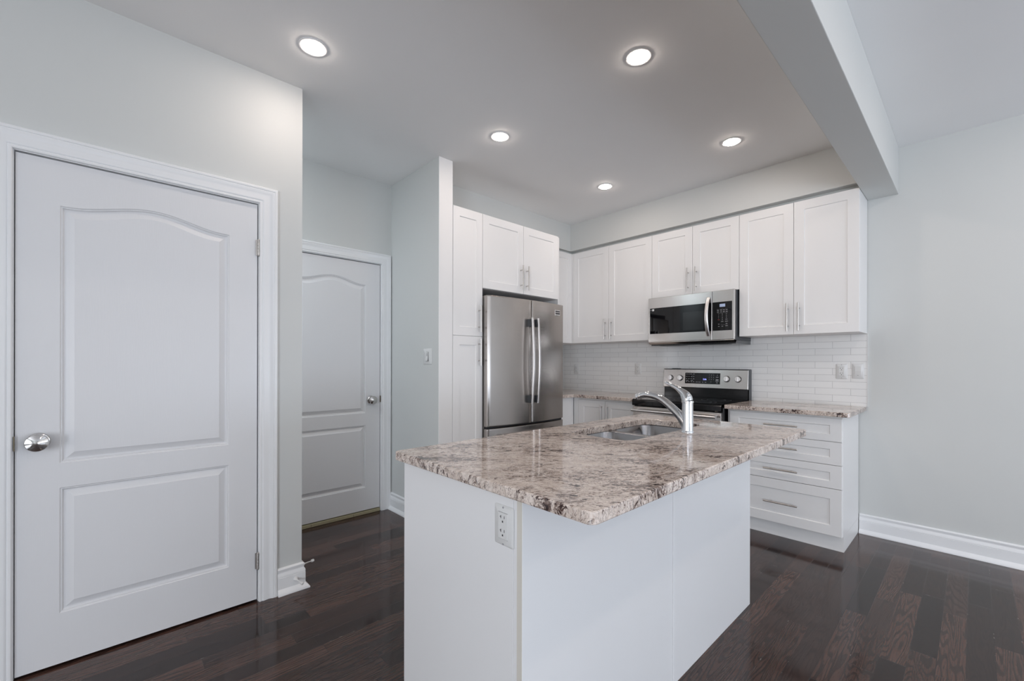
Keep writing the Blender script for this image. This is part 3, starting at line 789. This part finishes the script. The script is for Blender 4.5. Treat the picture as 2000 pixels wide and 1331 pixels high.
# backguard: black riser, tilted steel console
b = MB(); b.box(3.918, 3.978, ra + .004, rb - .004, .895, 1.010); b.box(3.908, 3.920, ra + .004, rb - .004, .926, .931); b.obj('riser', 'black', parent=t, weld=False)
con_f = [(3.902, 1.003), (3.900, 1.006), (3.918, 1.166), (3.922, 1.170)]
b = MB(); prof = con_f + [(3.978, 1.170), (3.978, 1.003)]
b.loops([[(x, y, z) for x, z in prof] for y in (ra - .0005, rb + .0005)], True, True, True)
con = b.obj('console', 'steel_v', parent=t, bevel=.002)
b = MB(); b.box(3.916, 3.980, ra - .0012, rb + .0012, 1.1695, 1.1735); b.box(3.93, 3.97, 1.93, 1.97, 1.1735, 1.178); b.box(3.93, 3.97, 1.905, 1.920, 1.1735, 1.178); b.obj('top_cap', 'dark', parent=con, weld=False)
b = MB(); b.box(3.924, 3.981, ra - .0035, ra - .0006, .895, 1.170); b.obj('side_cap', 'dark', parent=con)
tilt = math.atan2(.018, .160); n_ = Vector((-math.cos(tilt), 0, math.sin(tilt))); up_ = Vector((math.sin(tilt), 0, math.cos(tilt)))
def CP(y, z, o): # point on console face
    base = Vector((3.900 + (z - 1.006) * .018 / .160, y, z)); return tuple(base + n_ * o)
for ky in (1.975, 1.880, 1.465, 1.373):
    b = MB(); o0 = Vector(CP(ky, 1.089, 0))
    b.lathe(o0, n_, [(0, .0275), (.004, .0270), (.005, .0245)], 32, False, True); k_ = b.obj('knob', 'black', parent=con, smooth=True)
    b = MB(); b.lathe(o0, n_, [(.004, .0240), (.016, .0225), (.018, .0210)], 32, False, True)
    sv = Vector((0, 1, 0))
    b.loops([[tuple(o0 + n_ * h + sv * sx * w_ + up_ * sz * .0215) for sx, sz in ((-1, -1), (1, -1), (1, 1), (-1, 1))] for h, w_ in ((.017, .0065), (.028, .0045))], True, True, True)
    b.obj('grip', 'bar', parent=k_, smooth=True, weld=False)
pl0, pl1, pz0, pz1 = 1.520, 1.834, 1.040, 1.138
b = MB(); b.loops([[CP(pl0, pz0, o), CP(pl1, pz0, o), CP(pl1, pz1, o), CP(pl0, pz1, o)] for o in (-.001, .0008)], True, True, True)
dp = b.obj('display_panel', 'glass', parent=con)
def marks(lst, name, mat, hh=.0022, out=.0011):
    b = MB()
    for y, z, w_ in lst: b.loops([[CP(y - w_, z - hh, o), CP(y + w_, z - hh, o), CP(y + w_, z + hh, o), CP(y - w_, z + hh, o)] for o in (.0006, out)], True, True, True)
    b.obj(name, mat, parent=dp, weld=False)
def pan(u, v): return pl1 - (pl1 - pl0) * u, pz1 - (pz1 - pz0) * v
lst = []
for v, us in ((.12, ((.05, .008), (.11, .006), (.17, .010), (.255, .006))), (.34, ((.05, .006), (.115, .005), (.19, .008), (.255, .005))), (.56, ((.045, .006), (.115, .006), (.18, .005), (.255, .007))), (.72, ((.07, .012), (.20, .011))), (.82, ((.05, .006), (.12, .006), (.19, .006), (.26, .005)))):
    for u, w_ in us: y, z = pan(u, v); lst.append((y, z, w_))
for u, w_ in ((.35, .009), (.43, .010), (.52, .005), (.60, .007)): y, z = pan(u, .84); lst.append((y, z, w_))
for u, v, w_ in ((.92, .18, .003), (.92, .36, .011), (.92, .56, .012), (.92, .63, .012), (.92, .72, .014), (.92, .86, .008)): y, z = pan(u, v); lst.append((y, z, w_))
marks(lst, 'key_legend', 'grey_print')
for r_, row in enumerate(('123', '456', '789')):
    for u, ch in zip((.70, .76, .82), row):
        y, z = pan(u, .18 + .20 * r_); text('key_digit', ch, .013, CP(y, z, .0012), RT, up_, 'grey_print', dp)
y, z = pan(.755, .80); text('key_digit', '0', .013, CP(y, z, .0012), RT, up_, 'grey_print', dp)
y, z = pan(.575, .58); text('clock', '2:06', .019, CP(y, z, .0012), RT, up_, 'blue_led', dp)
# oven door, handle, drawer
FO = Front('x', 3.352)
b = MB(); fbox(b, FO, ra + .003, rb - .003, -.032, 0, .225, .852); od = b.obj('oven_door', 'steel_v', parent=t, bevel=.004)
b = MB(); fbox(b, FO, ra + .10, rb - .10, -.01, .0012, .33, .70); b.obj('oven_window', 'glass', parent=od, bevel=.001)
b = MB(); b.tube([FO.P(ra + .022, .052, .822), FO.P(rb - .022, .052, .822)], .0135, 20, flat=(1, .8)); ho = b.obj('handle', 'bar', parent=od, smooth=True)
for y in (ra + .05, rb - .05):
    b = MB(); fbox(b, FO, y - .012, y + .012, -.001, .050, .813, .831); b.obj('mount', 'steel_v', parent=ho, bevel=.002, weld=False)
b = MB(); fbox(b, FO, ra + .003, rb - .003, -.032, 0, .045, .218); b.obj('storage_drawer', 'steel_v', parent=t, bevel=.004)

# ------------------------------------------------------------------ wall plates
def wall_plate(name, P, w, h, label, cat, kind, group=None, origin=None):
    """P(a, o, z): a across (to the viewer's right), o outward, z up; centred on the plate"""
    t = thing(name, P(0, 0, -h / 2), label, cat, group)
    b = MB(); pts = rounded(-w / 2, w / 2, -h / 2, h / 2, .005, 4)
    pts1 = rounded(-w / 2 + .005, w / 2 - .005, -h / 2 + .005, h / 2 - .005, .004, 4)
    b.loops([[P(a, 0.0004, z) for a, z in pts], [P(a, .002, z) for a, z in pts], [P(a, .0055, z) for a, z in pts1]], True, True, True)
    b.obj('cover_plate', 'plastic', parent=t, smooth=True)
    def bx(bb, a0, a1, o0, o1, z0, z1):
        bb.loops([[P(a0, o, z0), P(a1, o, z0), P(a1, o, z1), P(a0, o, z1)] for o in (o0, o1)], True, True, True)
    if kind == 'decora':
        b = MB(); bx(b, -.0175, .0175, .005, .0042 + .003, -.0345, .0345); rc = b.obj('receptacle', 'plastic', parent=t, bevel=.0008)
        b = MB(); 
        bx(b, -.018, .018, .0050, .00565, -.0353, -.0347); bx(b, -.018, .018, .0050, .00565, .0347, .0353)
        for zc in (.018, -.018):
            bx(b, -.0078, -.0058, .006, .0075, zc + .001, zc + .009); bx(b, -.0105, -.0078, .006, .0075, zc + .0045, zc + .0065)
            bx(b, .0058, .0076, .006, .0075, zc + .002, zc + .009)
            bx(b, -.0022, .0022, .006, .0075, zc - .009, zc - .004)
        b.obj('slots', 'slot', parent=rc, weld=False)
        for zc in (.048, -.048):
            b = MB(); b.lathe(P(0, .0052, zc), Vector(P(0, 1, 0)) - Vector(P(0, 0, 0)), [(0, .003), (.0008, .0026)], 12, False, True)
            b.obj('screw', 'grey_print', parent=t)
    elif kind == 'duplex':
        for zc in (.0195, -.0195):
            b = MB(); pr = rounded(-.0165, .0165, zc - .014, zc + .014, .009, 5)
            b.loops([[P(a, o, z) for a, z in pr] for o in (.004, .0078)], True, True, True); rc = b.obj('receptacle', 'plastic', parent=t, smooth=True)
            b = MB(); bx(b, -.0078, -.0058, .006, .0082, zc - .001, zc + .007); bx(b, .0058, .0074, .006, .0082, zc, zc + .007); bx(b, -.0022, .0022, .006, .0082, zc - .009, zc - .0045)
            b.obj('slots', 'slot', parent=rc, weld=False)
    elif kind == 'switch':
        b = MB(); bx(b, -.018, .018, .0045, .0062, -.035, .035); fr = b.obj('switch_frame', 'slot', parent=t)
        b = MB(); b.loops([[P(a, .005, z), P(a, .0085 + (.004 if z < 0 else -.001), z)] if False else [P(-.0165, o, z), P(.0165, o, z)] for o, z in ((.005, -.0335), (.0115, -.0335), (.0085, 0), (.0075, .0335), (.005, .0335))], False)
        b.obj('rocker', 'plastic', parent=t)
        b = MB(); bx(b, -.001, .006, .0080, .0092, .004, .026); b.obj('dimmer_slide', 'grey_print', parent=t)
    elif kind == 'rocker':
        b = MB(); b.loops([[P(-.0165, o, z), P(.0165, o, z)] for o, z in ((.005, -.0335), (.0072, -.0335), (.0082, 0), (.0062, .0335), (.005, .0335))], False)
        b.obj('rocker', 'plastic', parent=t)
        b = MB(); bx(b, -.004, .004, .0070, .0079, -.031, -.0295); b.obj('indicator', 'dark', parent=t)
    return t
G = 'electrical plates in the kitchen'
wall_plate('electrical_outlet', lambda a, o, z: (BX0 - o, .847 - a, .796 + z), .074, .106, 'white outlet on the end panel of the island', 'outlet', 'decora', G)
wall_plate('electrical_outlet', lambda a, o, z: (3.985 - o, .676 - a, 1.167 + z), .070, .112, 'white outlet on the tiles right of the stove', 'outlet', 'decora', G)
wall_plate('light_switch', lambda a, o, z: (3.985 - o, .580 - a, 1.171 + z), .070, .112, 'plain white switch plate at the right end of the tiles', 'switch', 'rocker', G)
wall_plate('electrical_outlet', lambda a, o, z: (3.985 - o, 2.366 - a, 1.166 + z), .070, .112, 'white outlet on the tiles just left of the stove', 'outlet', 'duplex', G)
wall_plate('electrical_outlet', lambda a, o, z: (3.985 - o, 3.166 - a, 1.155 + z), .070, .112, 'white outlet on the tiles near the corner by the refrigerator', 'outlet', 'duplex', G)
wall_plate('light_switch', lambda a, o, z: (HX1 - o, 2.789 - a, 1.272 + z), .114, .118, 'white dimmer switch on the hall side of the partition wall', 'switch', 'switch', G)

# ------------------------------------------------------------------ recessed ceiling lights
def make_pot():
    t = thing('recessed_ceiling_light', (0, 0, 0), '', 'ceiling light')
    b = MB(); b.lathe((0, 0, 0), (0, 0, -1), [(0, .0640), (.0020, .0635), (.0030, .060), (.0030, .050), (.0018, .0465), (-.0005, .0462)], 48)
    b.obj('trim_ring', 'trim', parent=t, smooth=True)
    b = MB(); b.lathe((0, 0, 0), (0, 0, -1), [(.0005, .0460), (.0050, .0445), (.0080, .038), (.0095, .022), (.0100, 0)], 48)
    b.obj('diffuser', 'lamp', parent=t, smooth=True)
    return t
proto = make_pot()
pots = [((.706, 2.138), 'lit round ceiling light nearest the big left door'),
        ((1.885, 1.120), 'lit round ceiling light above the middle of the island'),
        ((1.885, 2.138), 'lit round ceiling light in front of the pantry cabinet'),
        ((3.064, 1.120), 'lit round ceiling light nearest the beam and right-hand wall cabinets'),
        ((3.064, 2.133), 'lit round ceiling light nearest the kitchen corner above the stove side'),
        ((.706, -.45), 'lit round living-room ceiling light beyond the beam'),
        ((1.885, -.45), 'lit round living-room ceiling light beyond the beam'),
        ((3.064, -.45), 'lit round living-room ceiling light beyond the beam'),
        ((.706, -1.95), 'lit round living-room ceiling light beyond the beam'),
        ((1.885, -1.95), 'lit round living-room ceiling light beyond the beam'),
        ((3.064, -1.95), 'lit round living-room ceiling light beyond the beam')]
for i, (p, lab) in enumerate(pots):
    if i == 0: r = proto; kids = []
    else:
        r = proto.copy(); C.objects.link(r)
        for ch in proto.children:
            c = ch.copy(); C.objects.link(c); c.parent = r
    r.location = (p[0], p[1], ZC); r['label'] = lab; r['group'] = 'recessed ceiling lights' if i < 5 else 'living-room ceiling lights'
